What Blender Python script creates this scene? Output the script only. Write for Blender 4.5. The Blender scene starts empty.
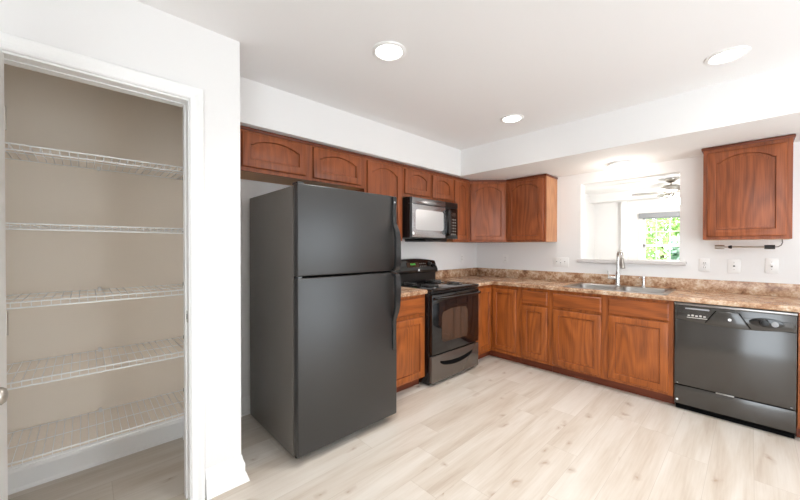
import bpy, bmesh, math, random
from mathutils import Vector, Matrix
random.seed(7)
C = bpy.context.scene.collection
sc = bpy.context.scene
PI = math.pi

# ---------------------------------------------------------------- camera
cam = bpy.data.cameras.new('camera')
cam.sensor_width = 36.0
cam.lens = 332.822 * 36.0 / 800.0
cam.clip_start = 0.05
cam_o = bpy.data.objects.new('camera', cam)
C.objects.link(cam_o)
cam_o.matrix_world = (Matrix.Translation((2.7252, -4.1024, 1.3107)) @ Matrix.Rotation(0.8129, 4, 'Z')
                      @ Matrix.Rotation(PI/2 - 0.0081, 4, 'X') @ Matrix.Rotation(0.0006, 4, 'Z'))
sc.camera = cam_o

# ---------------------------------------------------------------- world, lights, exposure
LAMP_W = 5.5        # each recessed lamp
FLUSH_W = 3.8
FAN_W = 38.0
WORLD = 4.4
W = bpy.data.worlds.new('overcast_sky')
sc.world = W
W.use_nodes = True
bgn = W.node_tree.nodes['Background']
bgn.inputs[0].default_value = (0.92, 1.0, 1.07, 1)
bgn.inputs[1].default_value = WORLD
vs = sc.view_settings
vs.view_transform = 'Standard'
vs.look = 'None'
vs.gamma = 1
vs.use_curve_mapping = False
vs.exposure = 0.24

def area_lamp(name, loc, rot, sx, sy, watts, color=(1, .96, .91), shape='RECTANGLE', spread=PI):
    l = bpy.data.lights.new(name, 'AREA')
    l.shape = shape; l.size = sx; l.size_y = sy; l.energy = watts; l.color = color; l.spread = spread
    o = bpy.data.objects.new(name, l); C.objects.link(o)
    o.location = loc; o.rotation_euler = rot
    return o

# ---------------------------------------------------------------- materials
def srgb(r, g, b):
    f = lambda c: c/255/12.92 if c/255 <= .04045 else ((c/255+.055)/1.055)**2.4
    return (f(r), f(g), f(b), 1)

def mat(name, col, rough=.5, metal=0, spec=.5, coat=0, bump=0, bscale=200, emit=0, trans=0):
    m = bpy.data.materials.new(name); m.use_nodes = True
    nt = m.node_tree; b = nt.nodes['Principled BSDF']
    if len(col) == 3: col = (*col, 1)
    b.inputs['Base Color'].default_value = col
    b.inputs['Roughness'].default_value = rough
    b.inputs['Metallic'].default_value = metal
    b.inputs['Specular IOR Level'].default_value = spec
    b.inputs['Coat Weight'].default_value = coat
    b.inputs['Coat Roughness'].default_value = .1
    b.inputs['Transmission Weight'].default_value = trans
    if emit:
        b.inputs['Emission Color'].default_value = col
        b.inputs['Emission Strength'].default_value = emit
    if bump:
        tc = nt.nodes.new('ShaderNodeTexCoord'); n = nt.nodes.new('ShaderNodeTexNoise'); bp = nt.nodes.new('ShaderNodeBump')
        n.inputs['Scale'].default_value = bscale
        bp.inputs['Strength'].default_value = bump; bp.inputs['Distance'].default_value = .002
        nt.links.new(tc.outputs['Object'], n.inputs['Vector'])
        nt.links.new(n.outputs['Fac'], bp.inputs['Height'])
        nt.links.new(bp.outputs['Normal'], b.inputs['Normal'])
    return m

class NT:
    def __init__(s, m):
        s.nt = m.node_tree; s.b = s.nt.nodes['Principled BSDF']
    def n(s, t, **kw):
        x = s.nt.nodes.new(t)
        for k, v in kw.items():
            if k in x.inputs.keys(): x.inputs[k].default_value = v
            else: setattr(x, k, v)
        return x
    def l(s, a, b): s.nt.links.new(a, b)
    def ramp(s, stops):
        r = s.nt.nodes.new('ShaderNodeValToRGB'); e = r.color_ramp.elements
        while len(e) < len(stops): e.new(.5)
        for i, (p, c) in enumerate(stops): e[i].position = p; e[i].color = c
        return r
    def math(s, op, a, b=None):
        x = s.nt.nodes.new('ShaderNodeMath'); x.operation = op
        for i, v in enumerate((a, b)):
            if v is None: continue
            if isinstance(v, (int, float)): x.inputs[i].default_value = v
            else: s.l(v, x.inputs[i])
        return x.outputs[0]

def wood(name, axis, dark, light, rough=.42):
    """red-brown stained oak: contour rings stretched along the grain plus fine pores"""
    m = mat(name, light, rough, spec=.4, coat=.08)
    t = NT(m)
    tc = t.n('ShaderNodeTexCoord')
    mp = t.n('ShaderNodeMapping')
    big = [5.0]*3; fine = [170.0]*3
    if axis == 'z': big[2] = .85; fine[2] = 5
    else: big[0] = big[1] = .85; fine[0] = fine[1] = 6
    mp.inputs['Scale'].default_value = big
    t.l(tc.outputs['Object'], mp.inputs['Vector'])
    n1 = t.n('ShaderNodeTexNoise', Scale=1.0, Detail=1.5, Roughness=.45)
    t.l(mp.outputs[0], n1.inputs['Vector'])
    rings = t.math('SINE', t.math('MULTIPLY', n1.outputs['Fac'], 60.0))
    rings = t.math('MULTIPLY_ADD', rings, .5); rings.node.inputs[2].default_value = .5
    mp2 = t.n('ShaderNodeMapping'); mp2.inputs['Scale'].default_value = fine
    t.l(tc.outputs['Object'], mp2.inputs['Vector'])
    n2 = t.n('ShaderNodeTexNoise', Scale=1.0, Detail=2)
    t.l(mp2.outputs[0], n2.inputs['Vector'])
    n3 = t.n('ShaderNodeTexNoise', Scale=3.0, Detail=2)
    t.l(tc.outputs['Object'], n3.inputs['Vector'])
    s = t.math('ADD', t.math('MULTIPLY', rings, .17), t.math('MULTIPLY', n2.outputs['Fac'], .5))
    s = t.math('ADD', s, t.math('MULTIPLY', n3.outputs['Fac'], .28))
    mid = tuple((a+b)/2 for a, b in zip(dark, light))
    r = t.ramp([(.22, dark), (.45, mid), (.70, light)])
    t.l(s, r.inputs['Fac'])
    t.l(r.outputs['Color'], t.b.inputs['Base Color'])
    return m

WD, WL = srgb(104, 52, 26), srgb(168, 92, 52)
M = {}
M['wood'] = wood('stained_oak', 'z', WD, WL)
M['wood_h'] = wood('stained_oak_cross_grain', 'x', WD, WL)
M['wood_base'] = wood('stained_oak_base', 'z', srgb(108, 54, 20), srgb(176, 96, 40))
M['wood_base_h'] = wood('stained_oak_base_cross_grain', 'x', srgb(108, 54, 20), srgb(168, 90, 38))
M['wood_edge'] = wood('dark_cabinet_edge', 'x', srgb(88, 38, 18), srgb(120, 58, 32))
M['groove_shade'] = wood('painted_groove_shade', 'z', srgb(92, 44, 20), srgb(136, 72, 38), .5)  # shade of door gaps and grooves put into the wood colour
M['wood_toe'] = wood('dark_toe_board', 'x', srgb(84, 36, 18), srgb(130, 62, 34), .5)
M['sill'] = mat('grey_sill', srgb(214, 209, 206), .4)
M['side_glare'] = wood('side_panel_painted_glare', 'z', srgb(170, 112, 72), srgb(204, 146, 102), .4)  # paler tone puts the glare on the cabinet side into its colour
M['birch'] = mat('light_cabinet_underside', srgb(190, 140, 92), .5)
M['paint'] = mat('white_wall_paint', srgb(238, 236, 234), .7, spec=.25, bump=.08, bscale=120)
M['ceil'] = mat('ceiling_paint', srgb(242, 240, 239), .85, spec=.1)
M['trim'] = mat('white_trim_paint', srgb(244, 243, 241), .35, spec=.45)
M['pantry'] = mat('pantry_beige_paint', srgb(243, 231, 216), .75, spec=.2, bump=.08, bscale=90)
M['wire'] = mat('white_vinyl_wire', srgb(248, 247, 245), .4)
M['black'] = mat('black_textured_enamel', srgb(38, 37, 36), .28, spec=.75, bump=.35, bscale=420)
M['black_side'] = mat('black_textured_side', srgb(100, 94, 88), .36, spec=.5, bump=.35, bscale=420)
M['gloss'] = mat('black_gloss_enamel', srgb(16, 16, 17), .08, spec=.7)
M['gloss_dw'] = mat('black_dishwasher_front', srgb(46, 42, 38), .16, spec=1.0, bump=.05, bscale=300)
M['gloss_soft'] = mat('black_plastic', srgb(24, 24, 25), .32, spec=.5)
M['handle'] = mat('dark_grey_plastic', srgb(30, 31, 32), .24, spec=.7)
M['dark'] = mat('matte_black_gap', srgb(8, 8, 8), .8, spec=.1)
M['oven_glass'] = mat('oven_window_glass', srgb(66, 56, 48), .05, spec=1.0, coat=1)
M['drawer_metal'] = mat('grey_drawer_front', srgb(112, 104, 97), .2, metal=.6)
M['mw_door'] = mat('grey_mirror_door', srgb(190, 190, 192), .22, metal=.85)
M['mw_band'] = mat('smoked_mirror_band', srgb(150, 150, 152), .2, metal=.9)
M['mw_window'] = mat('silver_mirror_window', srgb(205, 205, 206), .30, metal=.6)
M['steel'] = mat('brushed_stainless', srgb(176, 174, 171), .28, metal=1.0)
M['chrome'] = mat('chrome', srgb(215, 214, 212), .12, metal=1.0)
M['nickel'] = mat('satin_nickel', srgb(186, 180, 172), .28, metal=1.0)
M['plate'] = mat('white_plate_plastic', srgb(240, 238, 235), .3)
M['slot'] = mat('plate_slot', srgb(120, 112, 105), .5)
M['badge'] = mat('badge_white', srgb(240, 240, 240), .3)
M['badge_ring'] = mat('badge_grey', srgb(150, 150, 152), .3)
M['mark'] = mat('printed_mark', srgb(190, 186, 180), .4)
M['green_led'] = mat('green_clock_digits', srgb(70, 190, 70), .3, emit=.35)
M['lens'] = mat('lit_lens', (1, .97, .93), .4, emit=9)
M['globe'] = mat('lit_glass_dome', (1, .98, .95), .3, emit=1.6)
M['shade'] = mat('grey_roller_shade', srgb(150, 152, 155), .6)
M['bark'] = mat('bark', srgb(92, 78, 62), .9, spec=.1)
M['lawn'] = mat('lawn_grass', srgb(96, 140, 60), .9, spec=.1, bump=.5, bscale=60)
M['blade'] = mat('pale_fan_blade', srgb(150, 146, 142), .45)
M['cord'] = mat('grey_cord', srgb(120, 112, 106), .5)

def leaf_mat(name, a, b):
    m = mat(name, a, .5, spec=.3); t = NT(m)
    tc = t.n('ShaderNodeTexCoord'); n = t.n('ShaderNodeTexNoise', Scale=5.0, Detail=3)
    t.l(tc.outputs['Object'], n.inputs['Vector'])
    r = t.ramp([(.38, a), (.62, b)]); t.l(n.outputs['Fac'], r.inputs['Fac'])
    t.l(r.outputs['Color'], t.b.inputs['Base Color'])
    t.b.inputs['Subsurface Weight'].default_value = 0
    return m
M['leaf'] = leaf_mat('green_leaves', srgb(120, 160, 84), srgb(206, 224, 150))
M['leaf2'] = leaf_mat('blue_green_leaves', srgb(120, 155, 130), srgb(190, 210, 190))

def counter_mat():
    m = mat('brown_speckled_laminate', srgb(190, 150, 115), .26, spec=.5); t = NT(m)
    tc = t.n('ShaderNodeTexCoord')
    a = t.n('ShaderNodeTexNoise', Scale=13.0, Detail=6, Roughness=.68)
    b = t.n('ShaderNodeTexNoise', Scale=60.0, Detail=3, Roughness=.6)
    for x in (a, b): t.l(tc.outputs['Object'], x.inputs['Vector'])
    s = t.math('ADD', t.math('MULTIPLY', a.outputs['Fac'], .72), t.math('MULTIPLY', b.outputs['Fac'], .28))
    r = t.ramp([(.34, srgb(112, 78, 56)), (.45, srgb(164, 124, 94)), (.53, srgb(194, 160, 130)), (.62, srgb(218, 197, 174)), (.75, srgb(162, 126, 98))])
    t.l(s, r.inputs['Fac']); t.l(r.outputs['Color'], t.b.inputs['Base Color'])
    return m
M['counter'] = counter_mat()

def floor_mat():
    m = mat('pale_oak_planks', srgb(215, 200, 184), .36, spec=.4); t = NT(m)
    tc = t.n('ShaderNodeTexCoord')
    sep = t.n('ShaderNodeSeparateXYZ'); t.l(tc.outputs['Object'], sep.inputs[0])
    PW, PL = .19, 1.22
    X = t.math('DIVIDE', t.math('ADD', sep.outputs['X'], 9.9475), PW)
    row = t.math('FLOOR', X); fx = t.math('FRACT', X)
    wn = t.n('ShaderNodeTexWhiteNoise', noise_dimensions='1D'); t.l(row, wn.inputs['W'])
    Y = t.math('ADD', t.math('DIVIDE', t.math('ADD', sep.outputs['Y'], 30.0), PL), wn.outputs['Value'])
    col = t.math('FLOOR', Y); fy = t.math('FRACT', Y)
    cmb = t.n('ShaderNodeCombineXYZ'); t.l(row, cmb.inputs[0]); t.l(col, cmb.inputs[1])
    wn2 = t.n('ShaderNodeTexWhiteNoise', noise_dimensions='2D'); t.l(cmb.outputs[0], wn2.inputs['Vector'])
    tone = wn2.outputs['Value']
    off = t.n('ShaderNodeCombineXYZ'); t.l(t.math('MULTIPLY', tone, 37.0), off.inputs[0]); t.l(t.math('MULTIPLY', tone, 91.0), off.inputs[1])
    add = t.n('ShaderNodeVectorMath', operation='ADD'); t.l(tc.outputs['Object'], add.inputs[0]); t.l(off.outputs[0], add.inputs[1])
    m1 = t.n('ShaderNodeMapping'); m1.inputs['Scale'].default_value = (9, 1.0, 1); t.l(add.outputs[0], m1.inputs['Vector'])
    n1 = t.n('ShaderNodeTexNoise', Scale=1.0, Detail=4, Roughness=.55, Distortion=.4); t.l(m1.outputs[0], n1.inputs['Vector'])
    m2 = t.n('ShaderNodeMapping'); m2.inputs['Scale'].default_value = (110, 4, 1); t.l(add.outputs[0], m2.inputs['Vector'])
    n2 = t.n('ShaderNodeTexNoise', Scale=1.0, Detail=3); t.l(m2.outputs[0], n2.inputs['Vector'])
    s = t.math('ADD', t.math('MULTIPLY', n1.outputs['Fac'], .68), t.math('MULTIPLY', n2.outputs['Fac'], .2))
    s = t.math('ADD', s, t.math('MULTIPLY', tone, .07))
    r = t.ramp([(.24, srgb(180, 163, 146)), (.40, srgb(200, 188, 174)), (.54, srgb(211, 202, 191)), (.74, srgb(221, 214, 205))])
    t.l(s, r.inputs['Fac'])
    # knots
    m3 = t.n('ShaderNodeMapping'); m3.inputs['Scale'].default_value = (5.5, 3.0, 1); 
    wob = t.n('ShaderNodeTexNoise', Scale=9.0, Detail=2); t.l(add.outputs[0], wob.inputs['Vector'])
    wadd = t.n('ShaderNodeVectorMath', operation='MULTIPLY_ADD'); t.l(wob.outputs['Color'], wadd.inputs[0]); wadd.inputs[1].default_value = (.10, .16, 0); t.l(add.outputs[0], wadd.inputs[2])
    t.l(wadd.outputs[0], m3.inputs['Vector'])
    v = t.n('ShaderNodeTexVoronoi', Scale=1.0, voronoi_dimensions='2D'); t.l(m3.outputs[0], v.inputs['Vector'])
    kn = t.ramp([(.015, (1, 1, 1, 1)), (.05, (.5, .5, .5, 1)), (.15, (0, 0, 0, 1))]); t.l(v.outputs['Distance'], kn.inputs['Fac'])
    sepc = t.n('ShaderNodeSeparateColor'); t.l(v.outputs['Color'], sepc.inputs[0])
    sel = t.math('GREATER_THAN', sepc.outputs[0], .62)
    kf = t.math('MULTIPLY', t.math('MULTIPLY', kn.outputs['Color'], sel), .6)
    mx = t.n('ShaderNodeMix', data_type='RGBA'); t.l(kf, mx.inputs['Factor']); t.l(r.outputs['Color'], mx.inputs[6]); mx.inputs[7].default_value = srgb(150, 120, 92)
    # seams
    e = t.math('MINIMUM', fx, t.math('SUBTRACT', 1.0, fx)); e = t.math('LESS_THAN', e, .007)
    e2 = t.math('MINIMUM', fy, t.math('SUBTRACT', 1.0, fy)); e2 = t.math('LESS_THAN', e2, .0013)
    seam = t.math('MULTIPLY', t.math('MAXIMUM', e, e2), .3)
    mx2 = t.n('ShaderNodeMix', data_type='RGBA'); t.l(seam, mx2.inputs['Factor']); t.l(mx.outputs[2], mx2.inputs[6]); mx2.inputs[7].default_value = srgb(150, 130, 110)
    t.l(mx2.outputs[2], t.b.inputs['Base Color'])
    return m
M['floor'] = floor_mat()

# ---------------------------------------------------------------- mesh helpers
class B:
    """collects shapes (world coordinates) for one mesh"""
    def __init__(s): s.bm = bmesh.new()
    def box(s, x0, x1, y0, y1, z0, z1, bev=0, seg=2):
        t = bmesh.new()
        vs = [t.verts.new((x, y, z)) for z in (z0, z1) for x, y in ((x0, y0), (x1, y0), (x1, y1), (x0, y1))]
        for f in ((3, 2, 1, 0), (4, 5, 6, 7), (0, 1, 5, 4), (1, 2, 6, 5), (2, 3, 7, 6), (3, 0, 4, 7)):
            t.faces.new([vs[i] for i in f])
        if bev: bmesh.ops.bevel(t, geom=t.edges[:], offset=bev, segments=seg, affect='EDGES', profile=.5)
        s.merge(t); return s
    def merge(s, t):
        bmesh.ops.recalc_face_normals(t, faces=t.faces[:])
        me = bpy.data.meshes.new('tmp'); t.to_mesh(me); t.free(); s.bm.from_mesh(me); bpy.data.meshes.remove(me)
    def prism(s, pts, vec, bev=0):
        """closed polygon of 3-D points extruded by vec"""
        t = bmesh.new(); vec = Vector(vec)
        a = [t.verts.new(p) for p in pts]; b = [t.verts.new(Vector(p)+vec) for p in pts]
        n = len(a)
        t.faces.new(a[::-1]); t.faces.new(b)
        for i in range(n): t.faces.new((a[i], a[(i+1) % n], b[(i+1) % n], b[i]))
        if bev:
            bmesh.ops.recalc_face_normals(t, faces=t.faces[:])
            es = [e for e in t.edges if len(e.link_faces) == 2 and e.calc_face_angle() > .6]
            bmesh.ops.bevel(t, geom=es, offset=bev, segments=2, affect='EDGES', profile=.5)
        s.merge(t); return s
    def loft(s, rings, cap=True, closed=False):
        t = bmesh.new()
        R = [[t.verts.new(p) for p in r] for r in rings]
        n = len(R[0]); k = len(R)
        for i in range(k if closed else k-1):
            a, b = R[i], R[(i+1) % k]
            for j in range(n): t.faces.new((a[j], a[(j+1) % n], b[(j+1) % n], b[j]))
        if cap and not closed: t.faces.new(R[0][::-1]); t.faces.new(R[-1])
        s.merge(t); return s
    def tube(s, pts, r, n=8, closed=False):
        pts = [Vector(p) for p in pts]; rings = []
        k = len(pts); up = None
        rr = r if isinstance(r, (list, tuple)) else [r]*k
        for i, p in enumerate(pts):
            if closed: d = pts[(i+1) % k]-pts[i-1]
            else: d = pts[min(i+1, k-1)]-pts[max(i-1, 0)]
            d.normalize()
            if up is None: up = Vector((0, 0, 1)) if abs(d.z) < .9 else Vector((1, 0, 0))
            x = d.cross(up)
            if x.length < 1e-4: x = d.orthogonal()
            x.normalize(); y = x.cross(d); up = y
            rings.append([p+(x*math.cos(2*PI*j/n)+y*math.sin(2*PI*j/n))*rr[i] for j in range(n)])
        return s.loft(rings, closed=closed)
    def lathe(s, prof, c, axis='z', n=28):
        """profile of (radius, height) around an axis through c"""
        c = Vector(c); rings = []
        for r, h in prof:
            r = max(r, 1e-4); ring = []
            for j in range(n):
                a = 2*PI*j/n; u, v = r*math.cos(a), r*math.sin(a)
                ring.append(c+Vector({'z': (u, v, h), 'x': (h, u, v), 'y': (u, h, v)}[axis]))
            rings.append(ring)
        return s.loft(rings)
    def cyl(s, a, b, r, n=16): return s.tube([a, b], r, n)

def smooth(o, ang=40):
    for p in o.data.polygons: p.use_smooth = True
    try: o.data.set_sharp_from_angle(angle=math.radians(ang))
    except Exception: pass

OFF = {}
def obj(name, b, m, parent=None, sm=True, m2=None):
    me = bpy.data.meshes.new(name)
    bm = b.bm
    if parent is not None:
        off = OFF[parent.name]
    else:
        xs = [v.co for v in bm.verts]
        off = Vector(((min(v.x for v in xs)+max(v.x for v in xs))/2, (min(v.y for v in xs)+max(v.y for v in xs))/2, min(v.z for v in xs)))
    bmesh.ops.translate(bm, verts=bm.verts[:], vec=-off)
    bm.to_mesh(me); bm.free()
    me.materials.append(M[m])
    if m2: me.materials.append(M[m2])
    o = bpy.data.objects.new(name, me); C.objects.link(o)
    if parent is not None: o.parent = parent
    else: o.location = off
    OFF[o.name] = off.copy()
    if sm: smooth(o)
    return o

def tag(o, label, cat, group=None, kind=None):
    o['label'] = label; o['category'] = cat
    if group: o['group'] = group
    if kind: o['kind'] = kind
    return o

def thing(name, label, cat, loc, group=None):
    o = bpy.data.objects.new(name, None); C.objects.link(o); o.location = loc
    o.empty_display_size = .1
    OFF[o.name] = Vector(loc)
    return tag(o, label, cat, group)

def struct(name, b, m, parent=None):
    o = obj(name, b, m, parent, sm=False)
    if parent is None: o['kind'] = 'structure'
    return o

def box(*a, **k): return B().box(*a, **k)

class Face:
    """a cabinet face: u along it, v up, d out of it"""
    def __init__(s, o, u, n): s.o, s.u, s.n = Vector(o), Vector(u).normalized(), Vector(n).normalized()
    def p(s, u, v, d): return s.o+s.u*u+Vector((0, 0, v))+s.n*d
LEFT = Face((0, 0, 0), (0, 1, 0), (1, 0, 0))
BACK = Face((0, 0, 0), (1, 0, 0), (0, -1, 0))

def fbox(b, F, u0, u1, v0, v1, d0, d1, bev=0):
    return b.prism([F.p(u0, v0, d0), F.p(u1, v0, d0), F.p(u1, v1, d0), F.p(u0, v1, d0)], F.n*(d1-d0), bev)

def door_mesh(F, u0, u1, v0, v1, d0, arched=False, stile=.055, th=.02):
    """frame-and-panel cabinet door; the panel outline has a cathedral arch when arched"""
    w, h = u1-u0, v1-v0
    uc, vc = (u0+u1)/2, (v0+v1)/2
    st = min(stile, w*.22, h*.24)
    a0, a1, b0, b1 = u0+st, u1-st, v0+st, v1-st
    N = 16
    def outline():
        P = [(a0, b0), (a1, b0)]
        if arched:
            rise = min(.055, (a1-a0)*.22, h*.17)
            b1e = v1-st*.72; sp = b1e-rise
            top = [(a1, sp)]
            L = a1-a0
            for i in range(N+1):
                t = i/N; u = a1-L*.05-(L*.9)*t
                top.append((u, sp+.006+rise*math.sin(PI*t)**.8*.93 if 0 < t < 1 else sp+.003))
            top.append((a0, sp))
        else:
            top = [(a1-(a1-a0)*i/(N+2), b1) for i in range(N+3)]
        return P+top
    inner = outline(); K = len(inner)-2
    outer = [(u0, v0), (u1, v0)]+[(u1-(u1-u0)*i/(K-1), v1) for i in range(K)]
    def inset(P, dd):
        hu, hv = (a1-a0)/2, (b1-b0)/2; cv = (b0+b1)/2
        return [(uc+(u-uc)*(1-dd/hu), cv+(v-cv)*(1-dd/hv)) for u, v in P]
    def shrink(P, dd): return [(uc+(u-uc)*(1-dd/(w/2)), vc+(v-vc)*(1-dd/(h/2))) for u, v in P]
    rings = [(outer, 0), (outer, th-.007), (shrink(outer, .004), th-.002), (shrink(outer, .008), th), (inner, th),
             (inset(inner, .002), th-.004), (inset(inner, .005), th-.012), (inset(inner, .012), th-.012), (inset(inner, .03), th-.006)]
    b = B(); t = bmesh.new()
    R = [[t.verts.new(F.p(u, v, d0+d)) for u, v in P] for P, d in rings]
    n = len(R[0])
    for i in range(len(R)-1):
        for j in range(n):
            f = t.faces.new((R[i][j], R[i][(j+1) % n], R[i+1][(j+1) % n], R[i+1][j]))
            if i in (0, 5): f.material_index = 1      # gap shade painted as darker wood in groove and on outer edge
    t.faces.new(R[0][::-1]); t.faces.new(R[-1])
    b.merge(t)
    return b

def drawer_mesh(F, u0, u1, v0, v1, d0, th=.02):
    return B().loft([[F.p(u, v, d0+d) for u, v in ((u0+i, v0+i), (u1-i, v0+i), (u1-i, v1-i), (u0+i, v1-i))]
                     for i, d in ((0, 0), (0, th-.008), (.006, th-.004), (.009, th))])

# ---------------------------------------------------------------- room shell
CEIL = 2.45; SOF = 2.147
XR, YR = 4.6, -5.3
struct('floor', box(-.12, XR, YR, .115, -.1, 0), 'floor')
struct('ceiling', box(-.12, XR, YR, .115, CEIL, CEIL+.1), 'ceil')
struct('wall_left', box(-.12, 0, YR, .115, 0, CEIL), 'paint')
b = B()   # back wall with the pass-through hole
OL, OR, OB, OT = 1.386, 2.254, 1.165, 2.031
b.box(0, OL, 0, .115, 0, CEIL).box(OR, XR, 0, .115, 0, CEIL).box(OL, OR, 0, .115, 0, OB).box(OL, OR, 0, .115, OT, CEIL)
struct('wall_back', b, 'paint')
RW0, RW1, RWZ = -2.7, -.95, 2.2        # wide opening added in the unseen right wall to let daylight in
struct('wall_right', B().box(XR, XR+.12, RW1, .115, 0, CEIL).box(XR, XR+.12, YR, RW0, 0, CEIL).box(XR, XR+.12, RW0, RW1, RWZ, CEIL), 'paint')
b = B()
for y in (RW0, (RW0+RW1)/2, RW1-.06): b.box(XR+.03, XR+.08, y, y+.06, 0, RWZ)
b.box(XR+.03, XR+.08, RW0, RW1, RWZ-.06, RWZ).box(XR+.03, XR+.08, RW0, RW1, 0, .06)
struct('added_opening_frame', b, 'trim')  # frame of the added daylight opening
RX = 3.0                                # unseen rear wall left open past here to let sky light in

struct('wall_rear', box(-.12, RX, YR-.12, YR, 0, CEIL), 'paint')
# pantry walls
PX0, PX1, PYE, PYI = .65, .764, -3.472, -3.60
HL, HR, HT = -4.358, -3.72, 2.056
b = B().box(PX0, PX1, HR, PYE, 0, CEIL).box(PX0, PX1, HL, HR, HT, CEIL).box(PX0, PX1, YR, HL, 0, CEIL)
struct('wall_pantry_front', b, 'paint')
struct('wall_pantry_side', box(0, PX0, PYI+.012, PYE, 0, CEIL), 'paint')
b = B().box(0, .012, -4.78, PYI, 0, CEIL).box(.012, PX0, PYI, PYI+.012, 0, CEIL).box(.012, PX0, -4.79, -4.78, 0, CEIL).box(PX0-.006, PX0, HR, PYI, 0, CEIL).box(PX0-.006, PX0, HL, HR, HT, CEIL).box(PX0-.006, PX0, -4.78, HL, 0, CEIL).box(.012, PX0-.006, -4.78, PYI, CEIL-.01, CEIL)
struct('wall_pantry_inner', b, 'pantry')
# soffits
S1, S2 = .374, .893
b = B().box(0, S1, PYE, 0, SOF, CEIL).box(S1, XR, -S2, 0, SOF, CEIL)
struct('soffit_left', b, 'paint')
# door casing and jamb
b = B()
def casing_profile(w0, w1):   # distance from opening -> thickness, moulded
    return [(w0, 0), (w0, .010), (w0+.006, .014), (w0+.02, .012), (w0+.03, .013), (w0+.045, .018), (w1-.004, .019), (w1, .015), (w1, 0)]
cp = casing_profile(.004, .066)
rings = [[Vector((PX1+d, HR+w, 0)) for w, d in cp], [Vector((PX1+d, HR+w, HT+w)) for w, d in cp],
         [Vector((PX1+d, HL-w, HT+w)) for w, d in cp], [Vector((PX1+d, HL-w, 0)) for w, d in cp]]
b.loft(rings)
struct('trim_1', b, 'trim')
b = B().box(PX0, PX1+.002, HR-.001, HR+.006, 0, HT).box(PX0, PX1+.002, HL, HR, HT-.006, HT+.002).box(PX0, PX1+.002, HL-.006, HL+.001, 0, HT)
b.box(PX0+.02, PX0+.06, HR-.007, HR, 0, HT-.006).box(PX0+.02, PX0+.06, HL, HR, HT-.010, HT-.006)   # stop
struct('door_1_frame', b, 'trim')
sp = thing('strike_plate', 'small metal strike plate in the pantry door jamb', 'strike plate', (PX0+.085, HR-.003, .93))
obj('plate', box(PX0+.072, PX0+.1, HR-.004, HR-.0005, .925, .985, bev=.001), 'nickel', sp)
obj('latch_hole', box(PX0+.08, PX0+.092, HR-.005, HR-.0038, .942, .968), 'dark', sp)

def base_profile(): return [(0, 0), (.034, 0), (.033, .008), (.020, .05), (.016, .056), (.016, .098), (.012, .108), (.006, .128), (.004, .145), (0, .145)]
bp_ = base_profile()
b = B().loft([[Vector((PX1+d, HR+.07, z)) for d, z in bp_], [Vector((PX1+d, PYE+d, z)) for d, z in bp_], [Vector((0+.02, PYE+d, z)) for d, z in bp_]])
struct('baseboard_front', b, 'trim')
sm_ = [(0, 0), (.022, 0), (.02, .012), (.013, .02), (.013, .105), (.008, .12), (.004, .138), (0, .138)]
b = B().loft([[Vector((.012+d, -4.78, z)) for d, z in sm_], [Vector((.012+d, PYI-d, z)) for d, z in sm_], [Vector((PX0-.01, PYI-d, z)) for d, z in sm_]])
struct('baseboard_pantry', b, 'trim')
b = B().loft([[Vector((d, PYE, z)) for d, z in sm_], [Vector((d, -2.4, z)) for d, z in sm_]])
struct('baseboard_left', b, 'trim')
# sill of the pass-through
b = box(1.352, 2.306, -.032, .14, 1.142, 1.18, bev=.006)
struct('trim_2', b, 'sill')

# ---------------------------------------------------------------- pantry door, opened flat towards the room
t = thing('door_1', 'white pantry door swung open at the left edge', 'door', (PX1+.02, -4.33, 0))
t['kind'] = 'structure'
dy1 = -4.320; dy0 = dy1-.035
obj('door_slab', box(PX1+.022, PX1+.622, dy0, dy1, .012, 2.035, bev=.003), 'trim', t)
for z in (.25, 1.02, 1.8):
    obj('hinge', B().cyl((PX1+.016, dy1-.002, z-.045), (PX1+.016, dy1-.002, z+.045), .006), 'nickel', t)
k = obj('door_knob', B().lathe([(.026, 0), (.026, .004), (.012, .008), (.010, .022), (.018, .028), (.025, .036), (.025, .044), (.018, .053), (.006, .056)], (1.268, dy1, .889), 'y'), 'nickel', t)

# ---------------------------------------------------------------- wire shelves in the pantry
def wire_shelf(z, label):
    t = thing('wire_shelf', label, 'shelf', (.21, -4.19, z-.03), 'wire shelves in the pantry')
    y0, y1, x0, x1 = -4.775, PYI-.004, .02, .41
    b = B()
    n = int((y1-y0)/.0325)
    for i in range(n+1):
        y = y0+.006+(y1-y0-.012)*i/n
        b.tube([(x0, y, z), (x1-.003, y, z), (x1, y, z-.004), (x1, y, z-.027)], .0018, 5)
    obj('cross_wires', b, 'wire', t)
    for x in (x0, x0+.2):
        obj('support_rod', B().tube([(x, y0, z-.004), (x, y1, z-.004)], .0024, 6), 'wire', t)
    obj('front_rail', B().tube([(x1+.002, y0, z-.001), (x1+.002, y1, z-.001)], .0042, 6), 'wire', t)
    obj('lip_rail', B().tube([(x1+.002, y0, z-.027), (x1+.002, y1, z-.027)], .0042, 6), 'wire', t)
    for y in (-4.45, -4.04):
        obj('wall_clip', B().box(.012, .03, y-.008, y+.008, z-.012, z+.012, bev=.003), 'plate', t)
    obj('end_bracket', B().box(.20, .42, PYI-.012, PYI, z-.02, z-.004, bev=.002), 'plate', t)
    obj('wall_clip', B().box(.03, .05, PYI-.014, PYI, z-.012, z+.012, bev=.002), 'slot', t)
wire_shelf(1.782, 'topmost white wire shelf in the pantry')
wire_shelf(1.42, 'second white wire shelf from the top in the pantry, at eye level')
wire_shelf(1.058, 'middle white wire shelf in the pantry')
wire_shelf(.692, 'fourth white wire shelf from the top, second above the pantry floor')
wire_shelf(.325, 'lowest white wire shelf just above the pantry baseboard')

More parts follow.
